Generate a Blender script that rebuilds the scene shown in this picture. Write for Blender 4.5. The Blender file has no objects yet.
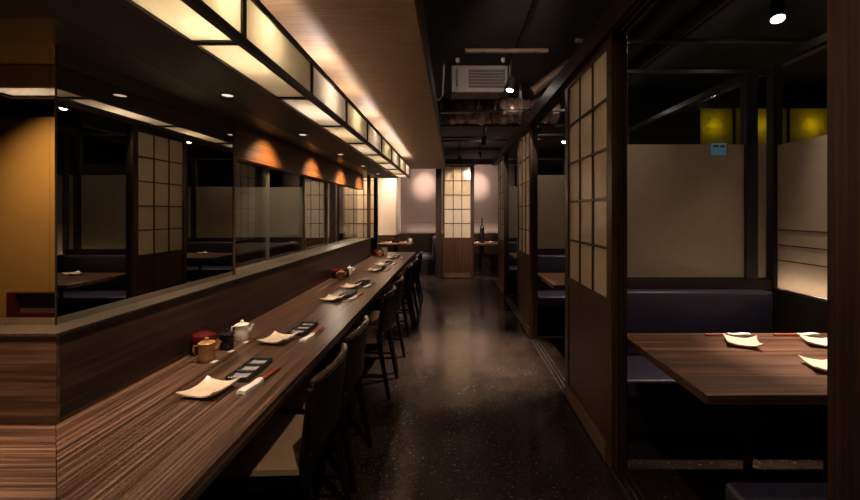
import bpy, bmesh, math, random
from mathutils import Vector, Matrix
random.seed(7)
PI = math.pi
C = bpy.context.scene.collection
SC = bpy.context.scene

# ------------------------------------------------------------------ camera, world, exposure
F = 400.0                      # focal length in pixels of the 860x500 frame
cam = bpy.data.cameras.new('camera')
cam.sensor_width = 36.0
cam.lens = 36.0 * F / 860.0
cam.shift_x = -(453 - 430) / 860.0
cam.shift_y = -(250 - 213) / 860.0
cam.clip_start = 0.02
co = bpy.data.objects.new('camera', cam); C.objects.link(co)
co.location = (0, 0, 1.4); co.rotation_euler = (PI / 2, 0, 0)
SC.camera = co
w = bpy.data.worlds.new('world'); SC.world = w; w.use_nodes = True
w.node_tree.nodes['Background'].inputs[0].default_value = (0.004, 0.0035, 0.003, 1)
w.node_tree.nodes['Background'].inputs[1].default_value = 1.0
SC.view_settings.view_transform = 'Standard'
SC.view_settings.look = 'None'
SC.view_settings.gamma = 1
SC.view_settings.use_curve_mapping = False
SC.view_settings.exposure = 0.3

# light strengths in one place
P_BULB = 3.3
P_DOWN = 75.0
P_AISLE = 700.0
P_BOOTH = 85.0
P_LED = 16.0
P_WASH = 60.0
P_REAR = 130.0
WARM = (1.0, 0.70, 0.42); WHITE = (1.0, 0.86, 0.80); YELL = (1.0, 0.83, 0.57); HALO = (1.0, 0.76, 0.59)

# ------------------------------------------------------------------ materials
def nt(name):
    m = bpy.data.materials.new(name); m.use_nodes = True
    n = m.node_tree.nodes; n.clear()
    out = n.new('ShaderNodeOutputMaterial')
    return m, n, m.node_tree.links, out

def ramp(n, cols):
    r = n.new('ShaderNodeValToRGB')
    e = r.color_ramp.elements
    e[0].position, e[0].color = cols[0][0], (*cols[0][1], 1)
    e[1].position, e[1].color = cols[-1][0], (*cols[-1][1], 1)
    for p, c in cols[1:-1]:
        k = e.new(p); k.color = (*c, 1)
    return r

def coords(n, l, scale=(1, 1, 1)):
    t = n.new('ShaderNodeTexCoord'); mp = n.new('ShaderNodeMapping')
    mp.inputs['Scale'].default_value = scale
    l.new(t.outputs['Object'], mp.inputs['Vector'])
    return mp.outputs['Vector']

def plain(name, col, rough=0.5, metal=0.0, spec=0.5, var=0.15, vs=30, bump=0.0):
    m, n, l, out = nt(name)
    b = n.new('ShaderNodeBsdfPrincipled')
    v = coords(n, l)
    nz = n.new('ShaderNodeTexNoise'); nz.inputs['Scale'].default_value = vs; nz.inputs['Detail'].default_value = 4
    l.new(v, nz.inputs['Vector'])
    r = ramp(n, [(0.3, tuple(c * (1 - var) for c in col)), (0.7, tuple(min(1, c * (1 + var)) for c in col))])
    l.new(nz.outputs['Fac'], r.inputs['Fac']); l.new(r.outputs['Color'], b.inputs['Base Color'])
    b.inputs['Roughness'].default_value = rough; b.inputs['Metallic'].default_value = metal
    b.inputs['Specular IOR Level'].default_value = spec
    if bump:
        bp = n.new('ShaderNodeBump'); bp.inputs['Strength'].default_value = bump; bp.inputs['Distance'].default_value = 0.003
        l.new(nz.outputs['Fac'], bp.inputs['Height']); l.new(bp.outputs['Normal'], b.inputs['Normal'])
    l.new(b.outputs['BSDF'], out.inputs['Surface'])
    return m

def wood(name, dark, mid, light, axis='y', fine=90, rough=0.4, spec=0.4, bump=0.15, along=1.2):
    """straight-grained timber: noise drawn out along one axis"""
    m, n, l, out = nt(name)
    b = n.new('ShaderNodeBsdfPrincipled')
    sc = {'x': (along, fine, fine), 'y': (fine, along, fine), 'z': (fine, fine, along)}[axis]
    v = coords(n, l, sc)
    a = n.new('ShaderNodeTexNoise'); a.inputs['Scale'].default_value = 1.0; a.inputs['Detail'].default_value = 5
    a.inputs['Roughness'].default_value = 0.65
    l.new(v, a.inputs['Vector'])
    r = ramp(n, [(0.36, dark), (0.5, mid), (0.65, light)])
    l.new(a.outputs['Fac'], r.inputs['Fac'])
    sc2 = tuple(s * 0.13 for s in sc)
    v2 = coords(n, l, sc2)
    c = n.new('ShaderNodeTexNoise'); c.inputs['Scale'].default_value = 1.0; c.inputs['Detail'].default_value = 2
    l.new(v2, c.inputs['Vector'])
    r2 = ramp(n, [(0.3, (0.62, 0.6, 0.58)), (0.7, (1.0, 1.0, 1.0))])
    l.new(c.outputs['Fac'], r2.inputs['Fac'])
    mx = n.new('ShaderNodeMix'); mx.data_type = 'RGBA'; mx.blend_type = 'MULTIPLY'; mx.inputs['Factor'].default_value = 1
    l.new(r.outputs['Color'], mx.inputs['A']); l.new(r2.outputs['Color'], mx.inputs['B'])
    l.new(mx.outputs['Result'], b.inputs['Base Color'])
    b.inputs['Roughness'].default_value = rough; b.inputs['Specular IOR Level'].default_value = spec
    bp = n.new('ShaderNodeBump'); bp.inputs['Strength'].default_value = bump; bp.inputs['Distance'].default_value = 0.002
    l.new(a.outputs['Fac'], bp.inputs['Height']); l.new(bp.outputs['Normal'], b.inputs['Normal'])
    l.new(b.outputs['BSDF'], out.inputs['Surface'])
    return m

def sheet(name, col, trans=0.6, gloss=0.05, rough=0.2, clear=0.0, streak=0.06):
    """paper / acrylic / frosted film: diffuse + translucent (+ a little see-through)"""
    m, n, l, out = nt(name)
    v = coords(n, l, (3, 3, 3))
    nz = n.new('ShaderNodeTexNoise'); nz.inputs['Scale'].default_value = 6; nz.inputs['Detail'].default_value = 5
    l.new(v, nz.inputs['Vector'])
    r = ramp(n, [(0.3, tuple(c * (1 - streak) for c in col)), (0.7, col)])
    l.new(nz.outputs['Fac'], r.inputs['Fac'])
    d = n.new('ShaderNodeBsdfDiffuse'); t = n.new('ShaderNodeBsdfTranslucent')
    l.new(r.outputs['Color'], d.inputs['Color']); l.new(r.outputs['Color'], t.inputs['Color'])
    m1 = n.new('ShaderNodeMixShader'); m1.inputs[0].default_value = trans
    l.new(d.outputs[0], m1.inputs[1]); l.new(t.outputs[0], m1.inputs[2])
    last = m1.outputs[0]
    if clear:
        tr = n.new('ShaderNodeBsdfTransparent'); m3 = n.new('ShaderNodeMixShader'); m3.inputs[0].default_value = clear
        l.new(last, m3.inputs[1]); l.new(tr.outputs[0], m3.inputs[2]); last = m3.outputs[0]
    g = n.new('ShaderNodeBsdfGlossy'); g.inputs['Roughness'].default_value = rough
    m2 = n.new('ShaderNodeMixShader'); m2.inputs[0].default_value = gloss
    l.new(last, m2.inputs[1]); l.new(g.outputs[0], m2.inputs[2])
    l.new(m2.outputs[0], out.inputs['Surface'])
    return m

def clear_glass(name, tint=(0.93, 0.95, 0.93), ior=1.3):
    m, n, l, out = nt(name)
    fr = n.new('ShaderNodeFresnel'); ge = n.new('ShaderNodeNewGeometry'); io = n.new('ShaderNodeMapRange')
    io.inputs[3].default_value = ior; io.inputs[4].default_value = 1.0 / ior      # the same reflection on both faces
    l.new(ge.outputs['Backfacing'], io.inputs[0]); l.new(io.outputs[0], fr.inputs['IOR'])
    tr = n.new('ShaderNodeBsdfTransparent'); tr.inputs['Color'].default_value = (*tint, 1)
    g = n.new('ShaderNodeBsdfGlossy'); g.inputs['Roughness'].default_value = 0.0
    mx = n.new('ShaderNodeMixShader')
    l.new(fr.outputs[0], mx.inputs[0]); l.new(tr.outputs[0], mx.inputs[1]); l.new(g.outputs[0], mx.inputs[2])
    l.new(mx.outputs[0], out.inputs['Surface'])
    return m

def glow(name, col, strength):
    m, n, l, out = nt(name)
    e = n.new('ShaderNodeEmission'); e.inputs[0].default_value = (*col, 1); e.inputs[1].default_value = strength
    l.new(e.outputs[0], out.inputs['Surface'])
    return m

def concrete(name):
    m, n, l, out = nt(name)
    b = n.new('ShaderNodeBsdfPrincipled')
    v = coords(n, l)
    a = n.new('ShaderNodeTexNoise'); a.inputs['Scale'].default_value = 1.6; a.inputs['Detail'].default_value = 8; a.inputs['Roughness'].default_value = 0.7
    l.new(v, a.inputs['Vector'])
    r = ramp(n, [(0.3, (0.010, 0.007, 0.0055)), (0.52, (0.028, 0.020, 0.0155)), (0.78, (0.056, 0.040, 0.031))])
    l.new(a.outputs['Fac'], r.inputs['Fac'])
    s = n.new('ShaderNodeTexNoise'); s.inputs['Scale'].default_value = 55; s.inputs['Detail'].default_value = 3
    l.new(v, s.inputs['Vector'])
    r2 = ramp(n, [(0.60, (0, 0, 0)), (0.72, (0.11, 0.08, 0.055))])
    l.new(s.outputs['Fac'], r2.inputs['Fac'])
    ad = n.new('ShaderNodeMix'); ad.data_type = 'RGBA'; ad.blend_type = 'ADD'; ad.inputs['Factor'].default_value = 1
    l.new(r.outputs['Color'], ad.inputs['A']); l.new(r2.outputs['Color'], ad.inputs['B'])
    l.new(ad.outputs['Result'], b.inputs['Base Color'])
    rr = n.new('ShaderNodeMapRange'); rr.inputs[1].default_value = 0.3; rr.inputs[2].default_value = 0.7
    rr.inputs[3].default_value = 0.09; rr.inputs[4].default_value = 0.27
    l.new(a.outputs['Fac'], rr.inputs[0]); l.new(rr.outputs[0], b.inputs['Roughness'])
    bp = n.new('ShaderNodeBump'); bp.inputs['Strength'].default_value = 0.12; bp.inputs['Distance'].default_value = 0.004
    l.new(a.outputs['Fac'], bp.inputs['Height']); l.new(bp.outputs['Normal'], b.inputs['Normal'])
    b.inputs['Specular IOR Level'].default_value = 0.6
    l.new(b.outputs['BSDF'], out.inputs['Surface'])
    return m

def ribbed(name, dark, light):
    """ceiling paper woven of fine cross strands"""
    m, n, l, out = nt(name)
    b = n.new('ShaderNodeBsdfPrincipled')
    v = coords(n, l, (5, 120, 1))
    a = n.new('ShaderNodeTexNoise'); a.inputs['Scale'].default_value = 1; a.inputs['Detail'].default_value = 4
    l.new(v, a.inputs['Vector'])
    r = ramp(n, [(0.3, dark), (0.7, light)])
    l.new(a.outputs['Fac'], r.inputs['Fac']); l.new(r.outputs['Color'], b.inputs['Base Color'])
    b.inputs['Roughness'].default_value = 0.6
    bp = n.new('ShaderNodeBump'); bp.inputs['Strength'].default_value = 0.25; bp.inputs['Distance'].default_value = 0.002
    l.new(a.outputs['Fac'], bp.inputs['Height']); l.new(bp.outputs['Normal'], b.inputs['Normal'])
    l.new(b.outputs['BSDF'], out.inputs['Surface'])
    return m

M = {}
M['counter'] = wood('counter_wood', (0.022, 0.0095, 0.0055), (0.085, 0.041, 0.024), (0.26, 0.155, 0.105), 'y', 70, 0.31, 0.5, 0.2, 0.9)
M['counter_x'] = wood('counter_wood_across', (0.022, 0.0095, 0.0055), (0.085, 0.041, 0.024), (0.26, 0.155, 0.105), 'x', 70, 0.36, 0.45, 0.2, 0.9)
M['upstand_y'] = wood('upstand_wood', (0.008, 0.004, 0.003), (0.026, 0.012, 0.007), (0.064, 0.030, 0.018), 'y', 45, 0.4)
M['upstand_x_lit'] = wood('upstand_wood_across_lit', (0.022, 0.010, 0.006), (0.075, 0.037, 0.022), (0.16, 0.088, 0.055), 'x', 45, 0.4)  # same timber as the bar upstand, paler in place of missing light
M['post'] = wood('dark_post_wood', (0.020, 0.009, 0.005), (0.050, 0.022, 0.012), (0.085, 0.040, 0.023), 'z', 70, 0.42)
M['post_y'] = wood('dark_beam_wood', (0.020, 0.009, 0.005), (0.050, 0.022, 0.012), (0.085, 0.040, 0.023), 'y', 70, 0.42)
M['door'] = wood('door_panel_wood', (0.050, 0.021, 0.009), (0.10, 0.044, 0.019), (0.155, 0.071, 0.032), 'z', 60, 0.45)
M['kick'] = wood('kickboard_wood', (0.12, 0.058, 0.028), (0.20, 0.105, 0.053), (0.28, 0.155, 0.085), 'y', 60, 0.45)
M['fascia'] = wood('fascia_wood', (0.06, 0.019, 0.004), (0.14, 0.048, 0.010), (0.22, 0.082, 0.020), 'y', 40, 0.45)
M['chair'] = wood('chair_wood', (0.004, 0.002, 0.0015), (0.009, 0.004, 0.003), (0.016, 0.007, 0.005), 'z', 70, 0.5, 0.12, 0.05)
M['rail'] = wood('chair_rail_highlight_wood', (0.03, 0.016, 0.011), (0.05, 0.027, 0.018), (0.08, 0.045, 0.03), 'y', 70, 0.25, 0.5)  # paler than the chair wood: the highlight is put into the colour
M['seat'] = plain('tan_seat_leather', (0.46, 0.30, 0.165), 0.5, var=0.1, vs=14, bump=0.05)
M['table'] = wood('booth_table_wood', (0.035, 0.014, 0.007), (0.11, 0.05, 0.026), (0.26, 0.13, 0.07), 'x', 70, 0.36, 0.45, 0.2, 0.9)
M['ceil_wood'] = ribbed('ceiling_weave', (0.26, 0.155, 0.09), (0.42, 0.26, 0.155))
M['soffit'] = plain('brown_soffit_paint', (0.010, 0.006, 0.0035), 0.55, var=0.1, vs=6)
M['olive'] = plain('olive_glow_soffit', (0.022, 0.021, 0.010), 0.35, var=0.15, vs=5)  # dark strip; its olive tint puts a glow into the colour
M['granite'] = plain('speckled_granite', (0.036, 0.027, 0.020), 0.4, var=0.95, vs=110)
M['concrete'] = concrete('polished_concrete')
M['black'] = plain('matte_black_paint', (0.010, 0.0095, 0.009), 0.7, var=0.25, vs=8)
M['blackmetal'] = plain('black_powder_coat', (0.012, 0.011, 0.011), 0.4, var=0.2, vs=20)
M['ceilblack'] = plain('black_ceiling_slab', (0.030, 0.029, 0.028), 0.8, var=0.25, vs=3)
M['pipe'] = plain('grey_conduit', (0.17, 0.15, 0.135), 0.4, 0.5, var=0.2, vs=10)
M['foil'] = plain('crinkled_duct_foil', (0.36, 0.27, 0.23), 0.38, 0.75, var=0.35, vs=14, bump=0.9)
M['lagging'] = plain('brown_pipe_lagging', (0.06, 0.038, 0.026), 0.6, var=0.3, vs=14)
M['acbox'] = plain('dark_brown_unit_paint', (0.05, 0.034, 0.026), 0.5, var=0.15, vs=10)  # dark brown with slight random tone
M['steel'] = plain('brushed_steel', (0.42, 0.40, 0.38), 0.3, 0.9, var=0.1, vs=30)
M['navy'] = plain('navy_vinyl', (0.042, 0.040, 0.074), 0.42, var=0.12, vs=24, bump=0.05)
M['violet'] = plain('violet_vinyl', (0.11, 0.09, 0.16), 0.45, var=0.12, vs=24)
M['cream'] = plain('cream_glaze', (0.78, 0.62, 0.45), 0.32, var=0.12, vs=18)
M['white'] = plain('white_glaze', (0.82, 0.76, 0.68), 0.25, var=0.05, vs=20)
M['tan'] = plain('ochre_glaze', (0.40, 0.20, 0.085), 0.3, var=0.3, vs=24)
M['blackglaze'] = plain('black_glaze', (0.016, 0.013, 0.014), 0.2, var=0.2, vs=24)
M['slate'] = plain('slate_dish_glaze', (0.025, 0.022, 0.025), 0.25, var=0.25, vs=30)
M['red'] = plain('red_lacquer', (0.085, 0.008, 0.008), 0.2, var=0.15, vs=10)
M['stick'] = plain('red_chopstick_lacquer', (0.30, 0.050, 0.028), 0.35, var=0.15, vs=30)
M['paper'] = plain('white_paper', (0.80, 0.74, 0.67), 0.7, var=0.05, vs=40)
M['shoji'] = sheet('shoji_paper', (0.92, 0.83, 0.69), 0.36, 0.06, 0.08)
M['lattice'] = wood('lattice_wood', (0.035, 0.016, 0.009), (0.065, 0.032, 0.018), (0.10, 0.052, 0.03), 'z', 80, 0.42)
M['frost'] = sheet('frosted_film', (0.60, 0.52, 0.40), 0.38, 0.06, 0.08, 0.0, 0.08)
M['glass'] = clear_glass('clear_glass')
M['barglass'] = clear_glass('bar_glass', (0.90, 0.92, 0.88), 1.75)
m_, n_, l_, o_ = nt('smoked_mirror')
g_ = n_.new('ShaderNodeBsdfGlossy'); g_.inputs['Color'].default_value = (0.50, 0.48, 0.42, 1); g_.inputs['Roughness'].default_value = 0.012
l_.new(g_.outputs[0], o_.inputs['Surface']); M['mirror'] = m_
M['lamp'] = sheet('lantern_acrylic', (0.80, 0.75, 0.66), 0.60, 0.02, 0.3)
M['lampin'] = plain('white_lantern_back', (0.45, 0.40, 0.32), 0.8, var=0.03)
M['ochre'] = plain('ochre_plaster', (0.50, 0.27, 0.07), 0.85, var=0.08, vs=2)
M['mauve'] = plain('mauve_wallpaper', (0.125, 0.092, 0.085), 0.75, var=0.08, vs=30)
M['pale'] = plain('pale_wall_paint', (0.74, 0.64, 0.53), 0.7, var=0.04, vs=4)
M['darkwall'] = plain('dark_brown_wall', (0.022, 0.015, 0.011), 0.7, var=0.2, vs=4)
M['darkred'] = plain('dark_red_frame_paint', (0.10, 0.018, 0.010), 0.35, var=0.2, vs=20)
M['yellow'] = sheet('yellow_window_film', (0.50, 0.42, 0.05), 0.7, 0.02, 0.3)
M['bulb'] = glow('spot_lens_glow', (1, 0.88, 0.72), 30)
M['bulbdim'] = glow('downlight_glow', (1, 0.76, 0.58), 0.9)
M['sign'] = glow('sign_backlight', (0.18, 0.32, 0.38), 0.14)
M['signdark'] = plain('sign_ink', (0.10, 0.20, 0.26), 0.5)

# ------------------------------------------------------------------ mesh helpers
def bx(bm, x0, x1, y0, y1, z0, z1, bev=0.0, seg=1):
    vs = [bm.verts.new((x, y, z)) for x in (x0, x1) for y in (y0, y1) for z in (z0, z1)]
    fs = [(0, 1, 3, 2), (4, 6, 7, 5), (0, 4, 5, 1), (2, 3, 7, 6), (0, 2, 6, 4), (1, 5, 7, 3)]
    faces = [bm.faces.new([vs[i] for i in f]) for f in fs]
    if bev:
        es = list({e for f in faces for e in f.edges})
        bmesh.ops.bevel(bm, geom=es, offset=bev, segments=seg, profile=0.5, affect='EDGES')

def tube(bm, pts, r, n=10, caps=True):
    pts = [Vector(p) for p in pts]
    rs = r if isinstance(r, (list, tuple)) else [r] * len(pts)
    rings = []
    for i, p in enumerate(pts):
        d = (pts[min(i + 1, len(pts) - 1)] - pts[max(i - 1, 0)]).normalized()
        up = Vector((0, 0, 1)) if abs(d.z) < 0.95 else Vector((1, 0, 0))
        a = d.cross(up).normalized(); b = d.cross(a).normalized()
        rings.append([bm.verts.new(p + rs[i] * (math.cos(2 * PI * k / n) * a + math.sin(2 * PI * k / n) * b)) for k in range(n)])
    for i in range(len(rings) - 1):
        for k in range(n):
            bm.faces.new((rings[i][k], rings[i][(k + 1) % n], rings[i + 1][(k + 1) % n], rings[i + 1][k]))
    if caps:
        bm.faces.new(rings[0]); bm.faces.new(list(reversed(rings[-1])))

def lathe(bm, prof, n=24, c=(0, 0, 0)):
    rings = []
    for r, z in prof:
        if r < 1e-5:
            rings.append([bm.verts.new((c[0], c[1], c[2] + z))])
        else:
            rings.append([bm.verts.new((c[0] + r * math.cos(2 * PI * k / n), c[1] + r * math.sin(2 * PI * k / n), c[2] + z)) for k in range(n)])
    for i in range(len(rings) - 1):
        a, b = rings[i], rings[i + 1]
        for k in range(n):
            k2 = (k + 1) % n
            if len(a) == 1 and len(b) == 1: continue
            if len(a) == 1: bm.faces.new((a[0], b[k2], b[k]))
            elif len(b) == 1: bm.faces.new((a[k], a[k2], b[0]))
            else: bm.faces.new((a[k], a[k2], b[k2], b[k]))

def slab(bm, nu, nv, fn, th):
    """closed slab over a (u,v) grid; fn(u,v)->top point, th along -z (or vector)"""
    off = Vector((0, 0, -th)) if not isinstance(th, Vector) else th
    T = [[bm.verts.new(fn(i / nu, j / nv)) for j in range(nv + 1)] for i in range(nu + 1)]
    B = [[bm.verts.new(T[i][j].co + off) for j in range(nv + 1)] for i in range(nu + 1)]
    for i in range(nu):
        for j in range(nv):
            bm.faces.new((T[i][j], T[i + 1][j], T[i + 1][j + 1], T[i][j + 1]))
            bm.faces.new((B[i][j], B[i][j + 1], B[i + 1][j + 1], B[i + 1][j]))
    for i in range(nu):
        bm.faces.new((T[i][0], B[i][0], B[i + 1][0], T[i + 1][0]))
        bm.faces.new((T[i][nv], T[i + 1][nv], B[i + 1][nv], B[i][nv]))
    for j in range(nv):
        bm.faces.new((T[0][j], T[0][j + 1], B[0][j + 1], B[0][j]))
        bm.faces.new((T[nu][j], B[nu][j], B[nu][j + 1], T[nu][j + 1]))

def obj(name, bm, mat, parent=None, smooth=False, loc=None, rotz=0.0):
    bmesh.ops.recalc_face_normals(bm, faces=bm.faces[:])
    me = bpy.data.meshes.new(name)
    bm.to_mesh(me); bm.free()
    me.materials.append(mat if not isinstance(mat, str) else M[mat])
    if smooth:
        for p in me.polygons: p.use_smooth = True
        me.set_sharp_from_angle(angle=math.radians(40))
    o = bpy.data.objects.new(name, me); C.objects.link(o)
    if parent: o.parent = parent
    if loc is not None: o.location = loc
    o.rotation_euler = (0, 0, rotz)
    return o

def box_obj(name, mat, parent, *b, bev=0.0, seg=1):
    bm = bmesh.new(); bx(bm, *b, bev=bev, seg=seg)
    return obj(name, bm, mat, parent, smooth=bev > 0)

def boxes(name, mat, parent, lst, bev=0.0):
    bm = bmesh.new()
    for b in lst: bx(bm, *b, bev=bev)
    return obj(name, bm, mat, parent)

def tag(o, label=None, cat=None, group=None, kind=None):
    if label: o['label'] = label
    if cat: o['category'] = cat
    if group: o['group'] = group
    if kind: o['kind'] = kind
    return o

def thing(name, label, cat, loc=(0, 0, 0), rotz=0.0, group=None):
    o = bpy.data.objects.new(name, None); C.objects.link(o)
    o.empty_display_size = 0.05
    o.location = loc; o.rotation_euler = (0, 0, rotz)
    return tag(o, label, cat, group)

def struct(name, mat, *b, label=None, cat=None):
    o = box_obj(name, mat, None, *b)
    return tag(o, label, cat, None, 'structure')

def dup(root, label, loc, rotz=None, group=None):
    r = root.copy(); C.objects.link(r); r.location = loc
    if rotz is not None: r.rotation_euler = (0, 0, rotz)
    r['label'] = label
    if group: r['group'] = group
    for ch in list(root.children):
        if ch.type == 'LIGHT': continue
        c = ch.copy(); C.objects.link(c); c.parent = r
        for g in ch.children:
            d = g.copy(); C.objects.link(d); d.parent = c
    return r

def lamp(kind, loc, power, col, parent=None, target=None, size=0.03, angle=60, blend=0.6, sx=None, sy=None):
    d = bpy.data.lights.new('light', kind); d.energy = power; d.color = col
    if kind in ('POINT', 'SPOT'): d.shadow_soft_size = size
    if kind == 'SPOT':
        d.spot_size = math.radians(angle); d.spot_blend = blend
    if kind == 'AREA':
        d.shape = 'RECTANGLE'; d.size = sx; d.size_y = sy
    o = bpy.data.objects.new('light', d); C.objects.link(o)
    o.location = loc
    if target is not None:
        o.rotation_euler = (Vector(target) - Vector(loc)).to_track_quat('-Z', 'Y').to_euler()
    if parent: o.parent = parent; o.matrix_parent_inverse = Matrix.Translation(parent.location).inverted()
    return o

ORD = ['nearest', 'second', 'third', 'fourth', 'fifth', 'sixth', 'seventh', 'eighth', 'ninth']
def nth(i, n, noun, tail):
    if i == 0: return f'{noun} nearest the camera {tail}'
    if i == n - 1: return f'{noun} farthest from the camera {tail}'
    return f'{ORD[i]} {noun} from the camera {tail}'

# ------------------------------------------------------------------ room shell
XL, XR, Y0, Y1, ZC = -5.0, 6.0, -1.1, 11.0, 3.115
struct('floor', 'concrete', XL, XR, Y0, Y1, -0.1, 0, label='dark polished concrete aisle floor', cat='floor')
struct('ceiling', 'ceilblack', XL, XR, Y0, Y1, ZC, ZC + 0.1, label='black painted bare ceiling slab', cat='ceiling')
struct('wall_left', 'darkwall', XL - 0.1, XL, Y0, Y1, 0, ZC, label='dark wall beyond the kitchen', cat='wall')
struct('wall_right', 'darkwall', XR, XR + 0.1, Y0, Y1, 0, ZC, label='dark wall beyond the booths', cat='wall')
struct('wall_back', 'darkwall', XL, XR, Y1 - 0.1, Y1, 0, ZC, label='dark wall at the far end', cat='wall')
boxes_rear = bmesh.new(); bx(boxes_rear, XL, XR, Y0 - 0.1, Y0, 2.31, ZC); bx(boxes_rear, -2.4, XR, Y0 - 0.1, Y0, 0, 2.31)
tag(obj('wall_front', boxes_rear, 'darkwall'), 'dark wall behind the viewer', 'wall', None, 'structure')
struct('wall_ochre', 'ochre', XL, -2.4, Y0 - 0.1, Y0 + 0.02, 0, 2.31, label='ochre plaster wall seen in the left mirror', cat='wall')

# kitchen enclosure behind the mirrors
struct('wall_kitchen', 'black', -4.3, -4.2, 1.45, 8.7, 0, ZC, label='black rear wall of the kitchen', cat='wall')
struct('wall_pantry', 'black', -4.2, -1.43, 1.42, 1.50, 0, ZC, label='black partition behind the left mirror', cat='wall')

# bar wall: upstand below the glass, granite sill, black lining under the soffit
MX = -1.347                    # mirror plane of the long wall; MY the same for the short return
MY = 1.357
UX, UY, SZ = -1.255, 1.265, 1.02
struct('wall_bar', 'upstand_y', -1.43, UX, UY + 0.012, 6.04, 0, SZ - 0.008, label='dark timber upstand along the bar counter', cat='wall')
struct('wall_return', 'upstand_x_lit', -2.2, UX, UY, UY + 0.0115, 0, SZ - 0.008, label='timber upstand facing the camera on the left', cat='wall')
bm = bmesh.new(); bx(bm, -1.47, UX + 0.006, UY - 0.006, 6.04, SZ - 0.008, SZ); bx(bm, -2.2, -1.47, UY - 0.006, 1.42, SZ - 0.008, SZ)
tag(obj('trim_1', bm, 'granite'), 'speckled granite sill running along the bar', 'sill', None, 'structure')

# soffit over the counter, in an L
LZ0, LZ1, CZ, LE = 1.97, 2.174, 2.31, 6.56
SX0, SX1 = -0.902, -1.17
bm = bmesh.new()
bx(bm, SX1, SX0, 0.912, LE, LZ0, CZ + 0.08); bx(bm, -2.2, SX1, 0.912, 1.176, LZ0, CZ + 0.08)
tag(obj('trim_2', bm, 'soffit'), 'brown soffit between the lantern and the bar glass', 'soffit', None, 'structure')
bm = bmesh.new()
bx(bm, -1.47, SX1, 1.176, LE, LZ0 + 0.002, CZ + 0.08); bx(bm, -2.2, -1.47, 1.176, 1.42, LZ0 + 0.002, CZ + 0.08)
tag(obj('trim_3', bm, 'olive'), 'soffit strip above the mirrors with an olive glow in its colour', 'soffit', None, 'structure')
struct('trim_4', 'ceil_wood', SX0, -0.166, Y0, 8.24, CZ, CZ + 0.07, label='woven timber ceiling panel above the lantern', cat='ceiling panel')
struct('trim_5', 'post_y', -0.166, -0.150, Y0, 8.24, CZ - 0.004, CZ + 0.14, label='dark edge board of the timber ceiling panel', cat='trim')

# mirrors
o = box_obj('bar_mirror', 'mirror', None, MX - 0.02, MX, MY, 2.45, SZ, LZ0 + 0.002)
tag(o, 'large smoked mirror panel standing on the bar sill', 'mirror')
o = box_obj('bar_mirror', 'mirror', None, -2.2, MX - 0.021, MY, MY + 0.02, SZ, LZ0 + 0.002)
tag(o, 'smoked mirror panel on the short left return showing an ochre wall', 'mirror')
o = box_obj('corner_bead', 'blackmetal', None, MX + 0.0005, MX + 0.005, MY - 0.005, MY - 0.0005, SZ, LZ0)
tag(o, 'thin dark bead where the two mirrors meet', 'trim')
# bar glass, on a track set back from the mirrors
GX = -1.425
g = thing('bar_window', 'sliding glass panes on the bar sill below the orange timber fascia', 'window', (GX, 2.475, SZ))
ys = [0.03, 0.60, 1.35, 2.05, 2.8, 3.53]
for i in range(5):
    xo = 0.004 if i % 2 else -0.012
    box_obj('glass_pane', 'barglass', g, xo - 0.003, xo + 0.003, ys[i], ys[i + 1], 0.014, 0.745)
for y in (ys[1], ys[2], ys[3]):
    box_obj('pane_edge', 'steel', g, -0.012, 0.012, y - 0.003, y + 0.003, 0.014, 0.745)
boxes('track', 'steel', g, [(-0.024, -0.018, 0.0, 3.56, 0, 0.014), (-0.006, 0.0, 0.0, 3.56, 0, 0.014), (0.010, 0.016, 0.0, 3.56, 0, 0.014)])
g['kind'] = 'thing'
struct('trim_6', 'fascia', -1.44, -1.36, 2.47, 6.04, 1.75, LZ0 + 0.001, label='orange-lit timber fascia hanging above the bar glass', cat='fascia')
o = box_obj('mirror_end_post', 'post', None, -1.46, MX + 0.004, 2.45, 2.472, SZ, LZ0)
tag(o, 'narrow post between the smoked mirror and the clear bar glass', 'post')
o = box_obj('bar_end_post', 'post', None, -1.30, -1.257, 6.042, 6.11, 0, LZ0)
tag(o, 'dark post closing the far end of the bar glass', 'post')

# ------------------------------------------------------------------ bar counter
CT = 0.73
cx0, cx1 = UX, -0.64
t = thing('bar_counter', 'long striped brown timber bar counter along the left', 'counter', (-0.95, 3.8, 0))
def rel(o, t):
    o.matrix_parent_inverse = Matrix.Translation(t.location).inverted(); return o
bm = bmesh.new()
poly = [(cx0, UY), (cx1, 0.65), (cx1, 6.87), (cx0, 6.87)]
def prism(bm, poly, z0, z1):
    a = [bm.verts.new((x, y, z0)) for x, y in poly]; b = [bm.verts.new((x, y, z1)) for x, y in poly]
    bm.faces.new(a); bm.faces.new(list(reversed(b)))
    for i in range(len(poly)):
        j = (i + 1) % len(poly); bm.faces.new((a[i], a[j], b[j], b[i]))
prism(bm, poly, CT - 0.045, CT)
rel(obj('worktop', bm, 'counter', t), t)
bm = bmesh.new(); bx(bm, UX + 0.002, UX + 0.10, 0.66, 6.8, 0, CT - 0.045)
rel(obj('front_panel', bm, 'darkwall', t), t)
for y in (2.6, 4.4, 6.2):
    rel(box_obj('bracket', 'darkwall', t, UX + 0.10, cx1 - 0.12, y - 0.02, y + 0.02, CT - 0.12, CT - 0.045), t)
bm = bmesh.new(); prism(bm, [(cx0 - 0.0015, UY - 0.0005), (-2.2, UY - 0.0005), (-2.2, 0.65), (cx1 - 0.002, 0.65)], CT - 0.045, CT)
rel(obj('worktop', bm, 'counter_x', t), t)['label'] = 'short return of the worktop with grain running across'
bm = bmesh.new(); bx(bm, -2.2, UX, UY - 0.1, UY - 0.003, 0, CT - 0.045)
rel(obj('front_panel', bm, 'darkwall', t), t)

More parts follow.
